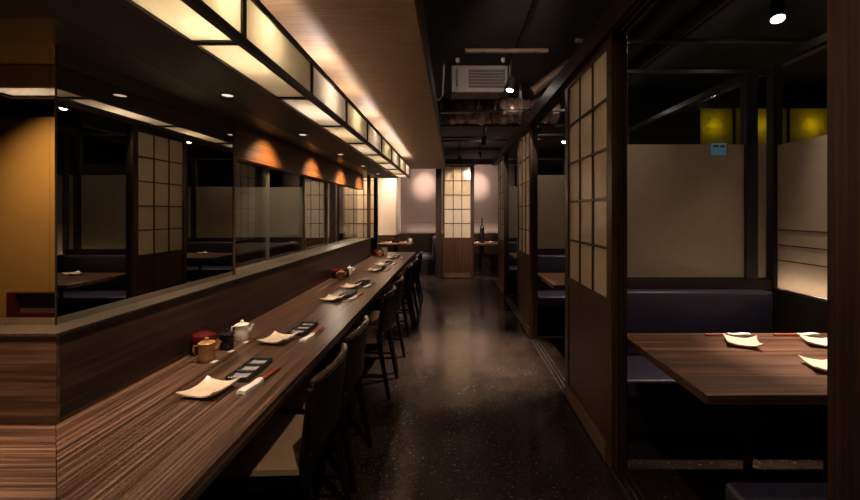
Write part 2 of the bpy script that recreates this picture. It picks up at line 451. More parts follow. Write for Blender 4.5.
# ------------------------------------------------------------------ lanterns
def lantern(name, label, loc, L, ends, bulbs, hang):
    """box lantern along +y in its own frame: x 0..0.198, z 0..0.204"""
    W, H = 0.198, 0.204
    t = thing(name, label, 'lantern', loc, hang)
    bm = bmesh.new(); r = 0.026
    for x in (0, W - r):
        bx(bm, x, x + r, 0, L, 0, r)
    bx(bm, W - r, W, 0, L, H - r, H); bx(bm, 0, r, 0, L, H - r, H)
    for y in ends:
        bx(bm, W - r + 0.001, W - 0.001, y - 0.013, y + 0.013, r, H - r)
        bx(bm, r, W - r, y - 0.013, y + 0.013, 0.002, r)
        bx(bm, r, W - r, y - 0.010, y + 0.010, H - 0.02, H - 0.002)
    bx(bm, 0.002, r, 0, 0.026, r, H - r); bx(bm, 0.002, r, L - 0.026, L, r, H - r)
    obj('frame', bm, 'blackmetal', t)
    for a, b in zip(ends[:-1], ends[1:]):
        box_obj('side_panel', 'lamp', t, W - 0.012, W - 0.008, a + 0.013, b - 0.013, r, H - r)
        box_obj('bottom_panel', 'lamp', t, r, W - r, a + 0.013, b - 0.013, 0.010, 0.014)
    box_obj('back_panel', 'lampin', t, 0.004, 0.010, 0.026, L - 0.026, r, H - r)
    box_obj('end_panel', 'lamp', t, r, W - r, L - 0.016, L - 0.012, r, H - r)
    box_obj('end_panel', 'lamp', t, r, W - r, 0.012, 0.016, r, H - r)
    return t
LY = 0.714

ends = [0.013] + [1.354 - LY + 0.655 * k for k in range(8)] + [LE - LY - 0.013]
lt = lantern('box_lantern', 'long glowing box lantern hanging above the bar counter', (-0.902, LY, LZ0), LE - LY, ends, None, 0)
bulbs = [(0.88, YELL, 0.9), (1.26, YELL, 1.1), (1.55, YELL, 1.0), (2.33, WHITE, 1.6), (2.95, YELL, 1.0), (3.65, WHITE, 1.5), (4.3, YELL, 1.1),
         (4.95, WHITE, 1.4), (5.6, YELL, 1.2), (6.25, WHITE, 1.5)]
for y, c, k in bulbs:
    lamp('POINT', (-0.757, y, LZ0 + 0.146), P_BULB * k, c, lt, size=0.018)
lr = lantern('box_lantern', 'short box lantern over the left return, seen only in the mirror', (-0.93, 0.714, LZ0), 1.27, [0.013, 0.5, 1.257], None, PI / 2)
lr.location = (-0.93, 0.714, LZ0)
for x in (-1.2, -1.65, -2.05):
    lamp('POINT', (x, 0.80, LZ0 + 0.11), P_BULB * 1.1, WHITE, None, size=0.025)

# recessed downlights in the soffit
dl = [0.97, 1.93, 2.9, 3.87, 4.84, 5.8]
for i, y in enumerate(dl):
    t = thing('downlight', nth(i, 6, 'small round downlight', 'in the brown soffit'), 'downlight', (-1.088, y, LZ0), 0, 'downlights in the soffit')
    bm = bmesh.new(); lathe(bm, [(0.026, 0), (0.036, 0), (0.036, -0.004), (0.026, -0.004), (0.026, 0)], 20)
    obj('ring', bm, 'blackmetal', t, True)
    bm = bmesh.new(); lathe(bm, [(0, -0.0010), (0.0255, -0.0010), (0.0255, -0.003), (0, -0.003)], 20)
    obj('lens', bm, 'bulbdim', t)
    lamp('SPOT', (-1.088, y, LZ0 - 0.008), P_DOWN, WARM, t, (-1.36, y, 1.62), 0.02, 96, 1.0)
    lamp('SPOT', (-1.085, y, LZ0 - 0.008), P_DOWN * 0.45, HALO, t, (-0.93, y, CT), 0.02, 84, 0.9)

t = thing('downlight', 'added downlight lighting the left return upstand, out of view', 'downlight', (-1.62, 1.03, LZ0), 0, 'downlights in the soffit')  # unseen lamp, added to brighten the return upstand
bm = bmesh.new(); lathe(bm, [(0.026, 0), (0.036, 0), (0.036, -0.004), (0.026, -0.004), (0.026, 0)], 20); obj('ring', bm, 'blackmetal', t, True)
lamp('SPOT', (-1.62, 1.03, LZ0 - 0.008), P_DOWN * 0.4, WARM, t, (-1.55, 1.2, 0.8), 0.02, 90, 0.9)

# ------------------------------------------------------------------ booths on the right
PX = 0.855                    # aisle face of the shoji line
PITCH = 2.285
def shoji(name, label, x, y0, y1, z1, pz0, pz1, rows, frontal=False, group=None, th=0.035):
    """shoji screen standing on the floor; local y runs along its width, x its thickness"""
    W = y1 - y0
    if frontal: t = thing(name, label, 'shoji screen', (x, y0, 0), 0, group)
    else: t = thing(name, label, 'shoji screen', (x, y0, 0), 0, group)
    def B(u0, u1, v0, v1, z0, z1):
        return (v0, v1, u0, u1, z0, z1) if not frontal else (u0, u1, v0, v1, z0, z1)
    if frontal: W = y1
    st = 0.075 if not frontal else 0.045
    bm = bmesh.new()
    for b in (B(0, st, 0, th, 0.008, z1), B(W - st, W, 0, th, 0.008, z1), B(st, W - st, 0.001, th - 0.001, pz1, z1 - 0.001),
              B(st, W - st, 0.001, th - 0.001, pz0 - 0.055, pz0)):
        bx(bm, *b, bev=0.002)
    obj('frame', bm, 'door', t)
    bm = bmesh.new(); mt = 0.014
    pw = (W - 2 * st) / 3.0
    for k in (1, 2):
        bx(bm, *B(st + pw * k - mt / 2, st + pw * k + mt / 2, 0.006, th - 0.006, pz0, pz1))
    ph = (pz1 - pz0) / rows
    for k in range(1, rows):
        bx(bm, *B(st, W - st, 0.0065, th - 0.0065, pz0 + ph * k - mt / 2, pz0 + ph * k + mt / 2))
    obj('lattice', bm, 'lattice', t)
    bm = bmesh.new(); bx(bm, *B(st, W - st, th / 2 - 0.002, th / 2 + 0.002, pz0, pz1))
    obj('paper', bm, 'shoji', t)
    bm = bmesh.new(); bx(bm, *B(st, W - st, 0.010, th - 0.006, 0.11, pz0 - 0.055))
    obj('lower_panel', bm, 'door', t)
    bm = bmesh.new(); bx(bm, *B(st, W - st, -0.006, th - 0.002, 0.012, 0.11), bev=0.002)
    obj('kickboard', bm, 'kick', t)
    return t
names3 = ['shoji screen with dark lattice on the right, nearest the camera', 'middle shoji screen of the right-hand row, seen at a slant',
          'farthest shoji screen of the right-hand row']
for k in range(3):
    y = 2.155 + PITCH * k
    shoji('shoji_screen', names3[k], PX, y, y + 0.90, 2.375, 0.92, 2.325, 5, group='shoji screens along the booths')
    for (a, b, s) in ((y + 0.0, y + 0.09, 'near'), (y + 0.86, y + 0.95, 'far')):
        o = box_obj('partition_post', 'post', None, PX + 0.037, PX + 0.085, a, b, 0, 2.375, bev=0.002)
        tag(o, f'dark post behind the {s} edge of the {["nearest", "middle", "farthest"][k]} right-hand shoji screen', 'post')
# end pillar near the camera
o = box_obj('pillar', 'post', None, PX, PX + 0.12, 0.66, 0.917, 0, 2.375, bev=0.003)
tag(o, 'dark brown timber pillar at the right edge of the picture', 'pillar')
# header beam with sliding grooves, floor track
bm = bmesh.new()
bx(bm, PX - 0.03, PX + 0.09, 0.4, 8.3, 2.40, 2.49)
for x in (PX - 0.03, PX + 0.0, PX + 0.037, PX + 0.074): bx(bm, x, x + 0.014, 0.4, 8.3, 2.376, 2.40)
tag(obj('trim_7', bm, 'post_y'), 'grooved timber header beam above the right-hand shoji screens', 'beam', None, 'structure')
tr = thing('floor_track', 'thin metal sliding track lines on the floor along the booths', 'track', (PX, 0.4, 0))
for x in (0.010, 0.045, 0.080):
    box_obj('rail', 'steel', tr, x - 0.0025, x + 0.0025, 0, 7.9, 0, 0.006)

BX0, BX1 = 0.975, 2.24         # booth extent across
def bench(label, y, s, mat='navy'):
    """s=+1: back at larger y (far bench)"""
    t = thing('booth_bench', label, 'bench', (0, y, 0), 0, 'booth benches')
    def Y(a, b): return (a, b) if s > 0 else (-b, -a)
    box_obj('seat', mat, t, BX0, BX1 - 0.01, *Y(-0.50, -0.03), 0.33, 0.435, bev=0.018, seg=3)
    box_obj('backrest', mat, t, BX0, BX1 - 0.07, *Y(-0.105, 0.0), 0.44, 0.87, bev=0.022, seg=3)
    box_obj('base', 'black', t, BX0 + 0.005, BX1 - 0.01, *Y(-0.41, -0.02), 0.09, 0.33)
    box_obj('plinth', 'black', t, BX0 + 0.005, BX1 - 0.01, *Y(-0.37, -0.02), 0.0, 0.09)
    bm = bmesh.new(); bx(bm, BX0 + 0.005, BX1 - 0.01, *Y(-0.416, -0.41), 0.09, 0.102)
    obj('edge_strip', bm, 'blackmetal', t)
    return t
def divider(label, y):
    t = thing('glass_divider', label, 'glass divider', (0, y, 0), 0, 'glass dividers between booths')
    x0, x1 = PX + 0.09, BX1
    bm = bmesh.new()
    bx(bm, x0, x1, 0, 0.05, 0, 0.93); obj('base', bm, 'darkwall', t)
    boxes('top_rail', 'blackmetal', t, [(x0, x1, 0.005, 0.045, 2.385, 2.41)])
    boxes('post', 'blackmetal', t, [(2.06, 2.14, -0.004, 0.06, 0.931, 2.385)])
    box_obj('frosted_pane', 'frost', t, x0, 2.06, 0.021, 0.029, 0.945, 1.885)
    box_obj('frosted_pane', 'frost', t, 2.14, x1 - 0.03, 0.021, 0.029, 0.945, 1.885)
    box_obj('clear_pane', 'glass', t, x0, 2.06, 0.022, 0.028, 1.886, 2.384)
    box_obj('clear_pane', 'glass', t, 2.14, x1 - 0.03, 0.022, 0.028, 1.886, 2.384)
    boxes('bottom_rail', 'blackmetal', t, [(x0, x1, 0.012, 0.038, 0.931, 0.944)])
    return t
dv = ['glass divider with frosted lower pane behind the nearest booth table', 'frosted glass divider behind the second booth', 'frosted glass divider behind the third booth']
for k in range(3): divider(dv[k], 2.81 + PITCH * k)

def side_glass(label, y0, y1):
    t = thing('glass_side_wall', label, 'glass wall', (BX1 + 0.012, y0, 0), 0, 'glass side walls of the booths')
    L = y1 - y0
    box_obj('base', 'darkwall', t, 0, 0.05, 0, L, 0, 0.865)
    boxes('bottom_rail', 'steel', t, [(0.005, 0.045, 0, L, 0.866, 0.876)])
    boxes('top_rail', 'blackmetal', t, [(0.0, 0.05, 0, L, 2.44, 2.49)])
    boxes('post', 'blackmetal', t, [(-0.01, 0.055, L - 0.062, L, 0.877, 2.44)])
    box_obj('frosted_pane', 'frost', t, 0.021, 0.029, 0, L - 0.062, 0.877, 1.875)
    box_obj('clear_pane', 'glass', t, 0.022, 0.028, 0, L - 0.062, 1.876, 2.439)
    boxes('dark_strip', 'blackmetal', t, [(0.016, 0.0205, 0, L - 0.063, z, z + 0.006) for z in (1.07, 1.175, 1.28)])  # three thin dark strips across the frosted pane
    return t
sl = ['frosted glass side wall beside the nearest booth table, right', 'frosted glass side wall of the second booth', 'frosted glass side wall of the third booth']
for k in range(3):
    a = 0.92 if k == 0 else 2.862 + PITCH * (k - 1)
    side_glass(sl[k], a, 2.862 + PITCH * k)

bl = ['nearest', 'second', 'third']
for k in range(3):
    bench(f'navy vinyl bench on the far side of the {bl[k]} booth table', 2.805 + PITCH * k, 1)
    bench(f'navy vinyl bench on the near side of the {bl[k]} booth table', (0.945 if k == 0 else 2.866 + PITCH * (k - 1)), -1)
TZ = 0.72
def booth_table(label, y, x0=0.948, x1=2.2, w=0.775):
    t = thing('booth_table', label, 'table', (x0, y, 0), 0, 'booth tables')
    L = x1 - x0
    box_obj('tabletop', 'table', t, 0, L, 0, w, TZ - 0.038, TZ, bev=0.003)
    for x in (0.44, 0.82):
        bm = bmesh.new(); tube(bm, [(x, w / 2, 0.012), (x, w / 2, TZ - 0.038)], 0.018, 14); lathe(bm, [(0, 0), (0.16, 0), (0.16, 0.008), (0.03, 0.014), (0, 0.014)], 28, (x, w / 2, 0))
        obj('leg', bm, 'blackmetal', t, True)
    return t
for k in range(3):
    booth_table(['brown timber booth table nearest the camera on the right', 'brown booth table behind the nearest shoji screen', 'brown booth table in the third booth'][k], 1.495 + PITCH * k)

# ------------------------------------------------------------------ tableware
def make_plate(label, loc, rot, group):
    s = 0.142
    t = None
    bm = bmesh.new()
    def fn(u, v):
        a, b = u * 2 - 1, v * 2 - 1
        e = 1 + 0.05 * (a * a * b * b)                    # drawn-out corners
        x = a * s / 2 * e * (1 - 0.05 * (1 - b * b) * abs(a)); y = b * s / 2 * e * (1 - 0.05 * (1 - a * a) * abs(b))
        z = 0.011 + 0.013 * (a * a * b * b) ** 1.2 + 0.007 * max(a * a, b * b) ** 2 + 0.010 * max(0, a) ** 3
        return Vector((x, y, z))
    slab(bm, 14, 14, fn, 0.005)
    bx(bm, -0.035, 0.035, -0.035, 0.035, 0, 0.008)
    o = obj('plate', bm, 'cream', None, True, loc, rot)
    return tag(o, label, 'plate', group)
def make_tray(label, loc, rot, group):
    t = thing('sauce_dish', label, 'sauce dish', loc, rot, group)
    bm = bmesh.new()
    bx(bm, -0.043, 0.043, -0.108, 0.108, 0, 0.005)
    for x in (-0.045, 0.039): bx(bm, x, x + 0.006, -0.11, 0.11, 0.002, 0.022, bev=0.002)
    for y in (-0.11, -0.0385, 0.0325, 0.104): bx(bm, -0.0392, 0.0392, y, y + 0.006, 0.0025, 0.021, bev=0.002)
    obj('body', bm, 'slate', t)
    for y in (-0.068, 0.0, 0.0705):
        bm = bmesh.new(); slab(bm, 6, 6, lambda u, v: Vector(((u - .5) * 0.077, y + (v - .5) * 0.063, 0.0062 + 0.006 * ((2 * u - 1) ** 4 + (2 * v - 1) ** 4) * 0.5)), 0.001)
        obj('well', bm, 'trayglaze', t, True)
    return t
M['trayglaze'] = plain('grey_well_glaze', (0.34, 0.32, 0.32), 0.2, var=0.2, vs=30)
def make_sticks(label, loc, rot, group):
    t = thing('chopsticks', label, 'chopsticks', loc, rot, group)
    for x in (-0.0045, 0.0045):
        bm = bmesh.new(); tube(bm, [(x, -0.10, 0.006), (x, 0.125, 0.0085)], [0.0028, 0.0042], 8)
        obj('stick', bm, 'stick', t, True)
    bm = bmesh.new()
    slab(bm, 4, 10, lambda u, v: Vector(((u - .5) * (0.036 - 0.008 * v), -0.118 + 0.118 * v, 0.0165 + 0.002 * math.sin(v * 7) - 0.004 * abs(u - .5) * 2)), 0.013)
    obj('paper_sleeve', bm, 'paper', t, True)
    return t
nS = 7
sy = [1.49, 2.085, 3.07, 3.58, 4.60, 5.12, 5.90]
GP, GT, GK = 'cream plates along the bar counter', 'sauce dishes along the bar counter', 'chopsticks along the bar counter'
def plabel(i): return nth(i, nS, 'cream square plate', 'on the bar counter')
def tlabel(i): return nth(i, nS, 'black three-well sauce dish', 'on the bar counter')
def klabel(i): return nth(i, nS, 'pair of red sleeved chopsticks', 'on the bar counter')
p0 = tr0 = k0 = None
for i, y in enumerate(sy):
    px, ty, kx = -0.910 + random.uniform(-.012, .012), y + 0.20, -0.765
    ra, rb, rc = -0.16 + random.uniform(-.12, .12), random.uniform(-.05, .05), -0.12 + random.uniform(-.08, .08)
    if i == 0:
        px = -0.905; ra = -0.16; rb = 0.0; rc = -0.15
        p0 = make_plate(plabel(0), (px, y, CT), ra, GP)
        tr0 = make_tray(tlabel(0), (-0.856, ty, CT), rb, GT)
        k0 = make_sticks(klabel(0), (kx, y + 0.10, CT), rc, GK)
    else:
        dup(p0, plabel(i), (px, y, CT), ra)
        dup(tr0, tlabel(i), (-0.856, ty, CT), rb)
        dup(k0, klabel(i), (kx, y + 0.10, CT), rc)

# booth settings
GB = 'place settings on the booth tables'
bs = [(1.49, 2.06, -0.45, 'cream plate at the back left of the nearest booth table'),
      (1.90, 2.06, -0.4, 'cream plate at the back right of the nearest booth table'),
      (1.63, 1.74, -0.3, 'cream plate at the front right of the nearest booth table')]
for x, y, r, lb in bs: dup(p0, lb, (x, y, TZ), r, GB)
for x, y, r, lb in [(1.52, 2.215, -PI / 2 + PI, 'red chopsticks in white sleeve behind the back left plate of the nearest booth table'),
                    (1.90, 2.215, PI / 2, 'red chopsticks in white sleeve behind the back right plate of the nearest booth table'),
                    (1.66, 1.60, -PI / 2, 'chopsticks in white sleeve in front of the front right booth plate')]:
    dup(k0, lb, (x, y, TZ), r, GB)
dup(p0, 'cream plate on the second booth table', (1.45, 2.09 + PITCH, TZ), 0.4, GB)
dup(p0, 'cream plate on the third booth table', (1.45, 2.09 + 2 * PITCH, TZ), 0.4, GB)

# condiments
def pot_profile(r, h): return [(0, 0), (r * 0.86, 0), (r * 0.97, h * 0.10), (r, h * 0.35), (r * 0.96, h * 0.66), (r * 0.86, h * 0.74), (0, h * 0.74)]
def make_pot(name, label, mat, loc, rot, r, h, spout=True, group='condiment pots on the bar counter'):
    t = thing(name, label, 'condiment pot', loc, rot, group)
    bm = bmesh.new(); lathe(bm, pot_profile(r, h), 28); obj('body', bm, mat, t, True)
    bm = bmesh.new(); lathe(bm, [(0, h * 0.742), (r * 1.04, h * 0.742), (r * 1.06, h * 0.775), (r * 0.85, h * 0.82), (r * 0.4, h * 0.87), (r * 0.20, h * 0.88), (r * 0.28, h * 0.94), (r * 0.2, h), (0, h)], 24)
    obj('lid', bm, mat, t, True)
    if spout:
        bm = bmesh.new(); tube(bm, [(-r * 0.9, 0, h * 0.42), (-r * 1.3, 0, h * 0.52), (-r * 1.5, 0, h * 0.70), (-r * 1.62, 0, h * 0.78)], [0.010, 0.008, 0.0065, 0.006], 10)
        obj('spout', bm, mat, t, True)
    bm = bmesh.new(); tube(bm, [(r * 0.92 * 1, 0, h * 0.7), (r * 1.45, 0, h * 0.68), (r * 1.55, 0, h * 0.45), (r * 1.3, 0, h * 0.25), (r * 0.94, 0, h * 0.22)], 0.0045, 8)
    obj('handle', bm, mat, t, True)
    return t
pos = ['nearest', 'middle', 'farthest']
def cond(g, y):
    w = f'of the {pos[g]} condiment group on the bar counter'
    out = []
    if g == 0:
        a = make_pot('soy_pot', f'ochre lidded soy pot {w}', 'tan', (-1.12, y - 0.01, CT), PI * 1.15, 0.034, 0.104)
        b = make_pot('soy_pot', f'black lidded soy pot {w}', 'blackglaze', (-1.12, y + 0.15, CT), PI * 0.75, 0.033, 0.096)
        c = make_pot('soy_pot', f'white lidded pot {w}', 'white', (-1.115, y + 0.285, CT), PI * 1.05, 0.034, 0.104)
        t = thing('lacquer_box', f'dark red lacquer jar behind the pots {w}', 'lacquer jar', (-1.198, y + 0.09, CT), 0, 'lacquer jars on the bar counter')
        bm = bmesh.new(); lathe(bm, [(0, 0), (0.042, 0), (0.05, 0.012), (0.052, 0.06), (0, 0.06)], 28); obj('body', bm, 'red', t, True)
        bm = bmesh.new(); lathe(bm, [(0, 0.061), (0.054, 0.061), (0.054, 0.068), (0.048, 0.088), (0.03, 0.098), (0, 0.10)], 28); obj('lid', bm, 'red', t, True)
        return a, b, c, t
src = cond(0, 1.83)
for i, dy in enumerate((0, .135, .275)):
    o = box_obj('name_card', 'paper', None, -0.010, 0.010, -0.016, 0.016, 0, 0.002)
    o.location = (-1.075, 1.80 + dy, CT)
    tag(o, f'tiny white card lying beside the nearest {["ochre", "black", "white"][i]} soy pot', 'card', 'white cards beside the pots')
for g, y in ((1, 4.03), (2, 6.15)):
    w = f'of the {pos[g]} condiment group on the bar counter'
    dup(src[0], f'ochre lidded soy pot {w}', (-1.12, y - 0.01, CT))
    dup(src[1], f'black lidded soy pot {w}', (-1.12, y + 0.15, CT))
    if g == 1: dup(src[2], f'white lidded pot {w}', (-1.115, y + 0.285, CT))
    dup(src[3], f'dark red lacquer jar behind the pots {w}', (-1.198, y + 0.09, CT))
bm = bmesh.new(); slab(bm, 2, 2, lambda u, v: Vector(((u - .5) * 0.085, 0.02 - 0.02 * v, 0.115 * v)), Vector((0, 0.003, 0)))
slab(bm, 2, 2, lambda u, v: Vector(((u - .5) * 0.085, 0.03 + (-0.02 + 0.0) * v + 0.0, 0.115 * v)), Vector((0, 0.003, 0)))
o = obj('menu_card', bm, 'paper', None, False, (-1.10, 6.42, CT))
tag(o, 'white folded menu card standing at the far end of the bar counter', 'menu card')

# ------------------------------------------------------------------ bar chairs
def make_chair(label, loc):
    t = thing('bar_chair', label, 'chair', loc, 0, 'bar chairs along the counter')
    w = 0.21
    bm = bmesh.new()
    slab(bm, 12, 12, lambda u, v: Vector((-0.205 + 0.39 * u, (v - .5) * (0.40 + 0.03 * (1 - u)), 0.445 - 0.010 * (1 - (2 * v - 1) ** 2) * (1 - (2 * u - 1) ** 4))), 0.022)
    obj('seat', bm, 'seat', t, True)
    boxes('seat_frame', 'chair', t, [(-0.19, -0.165, -0.19, 0.19, 0.362, 0.420), (0.165, 0.19, -0.175, 0.175, 0.362, 0.420),
                                     (-0.165, 0.165, -0.195, -0.172, 0.362, 0.420), (-0.165, 0.165, 0.172, 0.195, 0.362, 0.420)])
    for s in (-1, 1):
        bm = bmesh.new(); tube(bm, [(-0.20, s * 0.185, 0), (-0.182, s * 0.182, 0.42)], [0.015, 0.019], 10); obj('leg', bm, 'chair', t, True)
        bm = bmesh.new(); tube(bm, [(0.27, s * 0.195, 0), (0.205, s * 0.19, 0.36), (0.195, s * 0.19, 0.46), (0.225, s * 0.195, 0.74)], [0.014, 0.019, 0.019, 0.014], 10); obj('leg', bm, 'chair', t, True)
        bm = bmesh.new(); tube(bm, [(-0.192, s * 0.184, 0.17), (0.240, s * 0.193, 0.17)], 0.010, 8); obj('stretcher', bm, 'chair', t, True)
    def back(u, v):
        b = 2 * u - 1
        return Vector((0.222 + 0.035 * (1 - b * b) + 0.03 * (v - .5), b * 0.205, 0.50 + 0.26 * v))
    bm = bmesh.new(); slab(bm, 14, 6, back, Vector((0.014, 0, 0))); obj('backrest', bm, 'chair', t, True)
    pts = [(0.235 + 0.042 * (1 - b * b), b * 0.215, 0.782 - 0.010 * b * b) for b in [k / 8 - 1 for k in range(17)]]
    bm = bmesh.new(); tube(bm, pts, [0.010] + [0.016] * 15 + [0.010], 12); obj('top_rail', bm, 'rail', t, True)
    return t
cy = [1.69, 2.20, 3.20, 3.71, 4.74, 5.26, 6.22]
for i, y in enumerate(cy):
    lb = nth(i, 7, 'dark wooden chair with tan seat', 'along the bar')
    if i == 0: c0 = make_chair(lb, (-0.755, y, 0))
    else: dup(c0, lb, (-0.755 + random.uniform(-.015, .02), y, 0), random.uniform(-.05, .05))

# ------------------------------------------------------------------ far end
FD = 8.6
shoji('shoji_screen', 'bright shoji screen facing the camera at the end of the aisle', -0.225, FD, 0.645, 2.43, 0.87, 2.40, 5, frontal=True)
shoji('shoji_screen', 'shoji screen seen through the bar glass at the kitchen end', -2.40, FD, 0.74, 2.43, 0.87, 2.40, 5, frontal=True)
for x, lb in ((-0.37, 'dark post left of the bright shoji screen at the aisle end'), (0.425, 'slim dark post right of the bright shoji screen at the aisle end'), (-1.655, 'dark post at the end of the kitchen wall'), (-2.55, 'dark post left of the kitchen shoji screen')):
    o = box_obj('end_post', 'post', None, x, x + (0.13 if x == -0.37 else 0.03), FD - 0.02, FD + 0.10, 0, 2.435); tag(o, lb, 'post')
struct('trim_8', 'post_y', -3.8, 6, FD - 0.03, FD + 0.10, 2.44, 2.56, label='dark header beam across the far end', cat='beam')
struct('wall_far', 'mauve', -1.36, 1.6, 10.40, 10.5, 0.875, 2.75, label='mauve wall panels washed by spots at the far end', cat='wall')
struct('trim_9', 'post', -1.9, 1.6, 10.15, 10.5, 0, 0.875, label='dark wainscot under the mauve wall', cat='wainscot')
struct('wall_pale', 'pale', -1.90, -1.36, 9.5, 10.5, 0.876, 2.75, label='pale lit wall return behind the bar end', cat='wall')
struct('trim_10', 'post', -1.90, -1.36, 9.47, 10.14, 0, 0.875, label='dark wainscot below the pale wall', cat='wainscot')
struct('trim_11', 'blackmetal', -1.36, 1.6, 10.398, 10.40, 1.15, 1.155, label='fine joint line across the mauve wall', cat='trim')

def far_table(label, x0, x1, y0, y1):
    t = thing('dining_table', label, 'table', (x0, y0, 0), 0, 'tables at the far end')
    box_obj('tabletop', 'table', t, 0, x1 - x0, 0, y1 - y0, TZ - 0.04, TZ, bev=0.003)
    bm = bmesh.new(); tube(bm, [((x1 - x0) / 2, (y1 - y0) / 2, 0.01), ((x1 - x0) / 2, (y1 - y0) / 2, TZ - 0.04)], 0.03, 12)
    lathe(bm, [(0, 0), (0.2, 0), (0.2, 0.01), (0, 0.02)], 20, ((x1 - x0) / 2, (y1 - y0) / 2, 0)); obj('leg', bm, 'blackmetal', t, True)
    return t
far_table('small table at the far left beyond the bar counter', -1.68, -0.93, 8.78, 9.44)
far_table('table right of the bright shoji screen at the aisle end', 0.32, 1.05, 8.85, 9.6)
GF = 'tableware at the far end'
for x, y, lb in ((-1.45, 9.0, 'cream plate on the left of the far left table'), (-1.12, 9.05, 'cream plate on the right of the far left table'),
                 (0.52, 9.05, 'cream plate on the table at the aisle end'), (0.82, 9.15, 'cream plate on the right of the aisle end table')):
    dup(p0, lb, (x, y, TZ), 0.3, GF)
dup(src[1], 'black soy pot on the far left table', (-1.28, 9.2, TZ), None, GF)
dup(src[2], 'white soy pot at the right end of the far left table', (-0.99, 9.25, TZ), None, GF)
dup(src[3], 'dark red lacquer jar on the far left table', (-1.40, 9.28, TZ), None, GF)
dup(src[3], 'dark red lacquer jar on the table at the aisle end', (0.76, 9.35, TZ), None, GF)
dup(src[1], 'black soy pot on the table at the aisle end', (0.50, 9.30, TZ), None, GF)
t = thing('sake_bottle', 'tall dark sake bottle on the table at the aisle end', 'bottle', (0.67, 9.22, TZ))
bm = bmesh.new(); lathe(bm, [(0, 0), (0.05, 0), (0.052, 0.02), (0.052, 0.30), (0.04, 0.37), (0.018, 0.42), (0.016, 0.54), (0, 0.54)], 24); obj('body', bm, 'blackglaze', t, True)
bm = bmesh.new(); lathe(bm, [(0, 0.541), (0.019, 0.541), (0.019, 0.575), (0, 0.578)], 20); obj('cap', bm, 'blackmetal', t, True)
t = thing('booth_bench', 'violet bench with upright back at the far end, left of the shoji', 'bench', (-0.60, 9.0, 0))
box_obj('seat', 'violet', t, -0.24, 0.13, 0, 0.85, 0.34, 0.44, bev=0.02, seg=3)
box_obj('backrest', 'violet', t, 0.132, 0.22, 0, 0.85, 0.34, 0.86, bev=0.02, seg=3)
box_obj('base', 'black', t, -0.20, 0.20, 0.02, 0.83, 0, 0.338)

# ------------------------------------------------------------------ kitchen interior behind the bar glass
t = thing('kitchen_counter', 'dim worktop behind the bar glass', 'worktop', (-3.3, 2.7, 0))
box_obj('body', 'darkwall', t, -0.45, 0.4, 0, 4.6, 0, 0.83)
box_obj('top', 'steel', t, -0.47, 0.42, -0.02, 4.62, 0.83, 0.86)

t = thing('kitchen_partition', 'pale frosted partition standing in the kitchen behind the bar glass', 'partition', (-4.15, 7.4, 0))
box_obj('base', 'darkwall', t, 0, 1.38, 0, 0.06, 0, 0.95)
for a, b in ((0.0, 0.70), (0.72, 1.36)): box_obj('frosted_pane', 'frost', t, a, b, 0.02, 0.03, 0.951, 1.88)
boxes('post', 'steel', t, [(0.701, 0.719, 0.015, 0.035, 0.951, 1.95)])
boxes('end_rail', 'steel', t, [(1.361, 1.378, 0.015, 0.035, 0.951, 1.95)])

# ------------------------------------------------------------------ overhead services
t = thing('air_conditioner', 'boxy ceiling air conditioner with dark grille above the aisle', 'air conditioner', (0.0, 4.32, 2.70))
box_obj('housing', 'acbox', t, -0.02, 0.62, 0, 0.25, 0, 0.30, bev=0.01)
boxes('grille', 'black', t, [(0.17, 0.56, -0.012, 0.002, 0.055 + 0.034 * k, 0.055 + 0.034 * k + 0.022) for k in range(6)])
box_obj('end_slot', 'black', t, 0.03, 0.055, -0.006, 0.002, 0.06, 0.25)
bm = bmesh.new()
for x in (0.05, 0.55): bx(bm, x - 0.02, x + 0.02, 0.1, 0.13, 0.3, 0.415)
obj('hanger', bm, 'pipe', t)
bm = bmesh.new(); n = 60
pts = [(-0.24 + 1.6 * k / n, 5.35 + 0.03 * math.sin(k * 0.3), 2.76 + 0.015 * math.sin(k * 0.5)) for k in range(n + 1)]
tube(bm, pts, [0.155 + (0.008 if k % 2 else -0.004) + 0.012 * math.sin(k * 1.7) for k in range(n + 1)], 20)
tag(obj('foil_duct', bm, 'foil', None, True), 'crinkled foil duct crossing above the aisle', 'duct')
def pipe(label, pts, r, mat='pipe', name='ceiling_pipe'):
    bm = bmesh.new(); tube(bm, pts, r, 10)
    return tag(obj(name, bm, mat, None, True), label, 'pipe', 'pipes under the ceiling')
pipe('pale straight pipe just in front of the ceiling air conditioner', [(0.12, 4.0, 3.02), (0.95, 4.0, 3.02)], 0.026, 'lagging')
for x in (0.1, 0.9):
    o = box_obj('duct_strap', 'pipe', None, x - 0.015, x + 0.015, 5.33, 5.37, 2.9, ZC); tag(o, ['metal strap holding the foil duct, left of the aisle middle', 'metal strap holding the foil duct near the header'][int(x > .5)], 'strap')
pipe('dark pipe crossing in front of the foil duct', [(-0.15, 5.0, 2.66), (1.9, 5.0, 2.69)], 0.02)
pipe('first thin pipe crossing the aisle beyond the foil duct', [(-0.2, 6.4, 2.80), (2.2, 6.4, 2.80)], 0.03)
pipe('second thin pipe crossing the aisle beyond the foil duct', [(-0.2, 7.0, 2.66), (2.2, 7.0, 2.68)], 0.025)
pipe('lagged brown pipe slanting above the right-hand header', [(1.3, 4.3, 3.05), (0.85, 4.3, 2.70)], 0.05, 'lagging')
pipe('bent conduit left of the ceiling air conditioner', [(-0.1, 4.6, 3.18), (-0.12, 4.6, 2.75), (-0.16, 4.6, 2.70), (-0.35, 4.4, 2.62)], 0.012)
pipe('long conduit above the nearest booth', [(2.2, 1.0, 3.1), (2.2, 6.5, 3.1)], 0.018)
pipe('conduit crossing above the booths', [(1.1, 3.6, 2.95), (4.8, 3.6, 2.95)], 0.02)
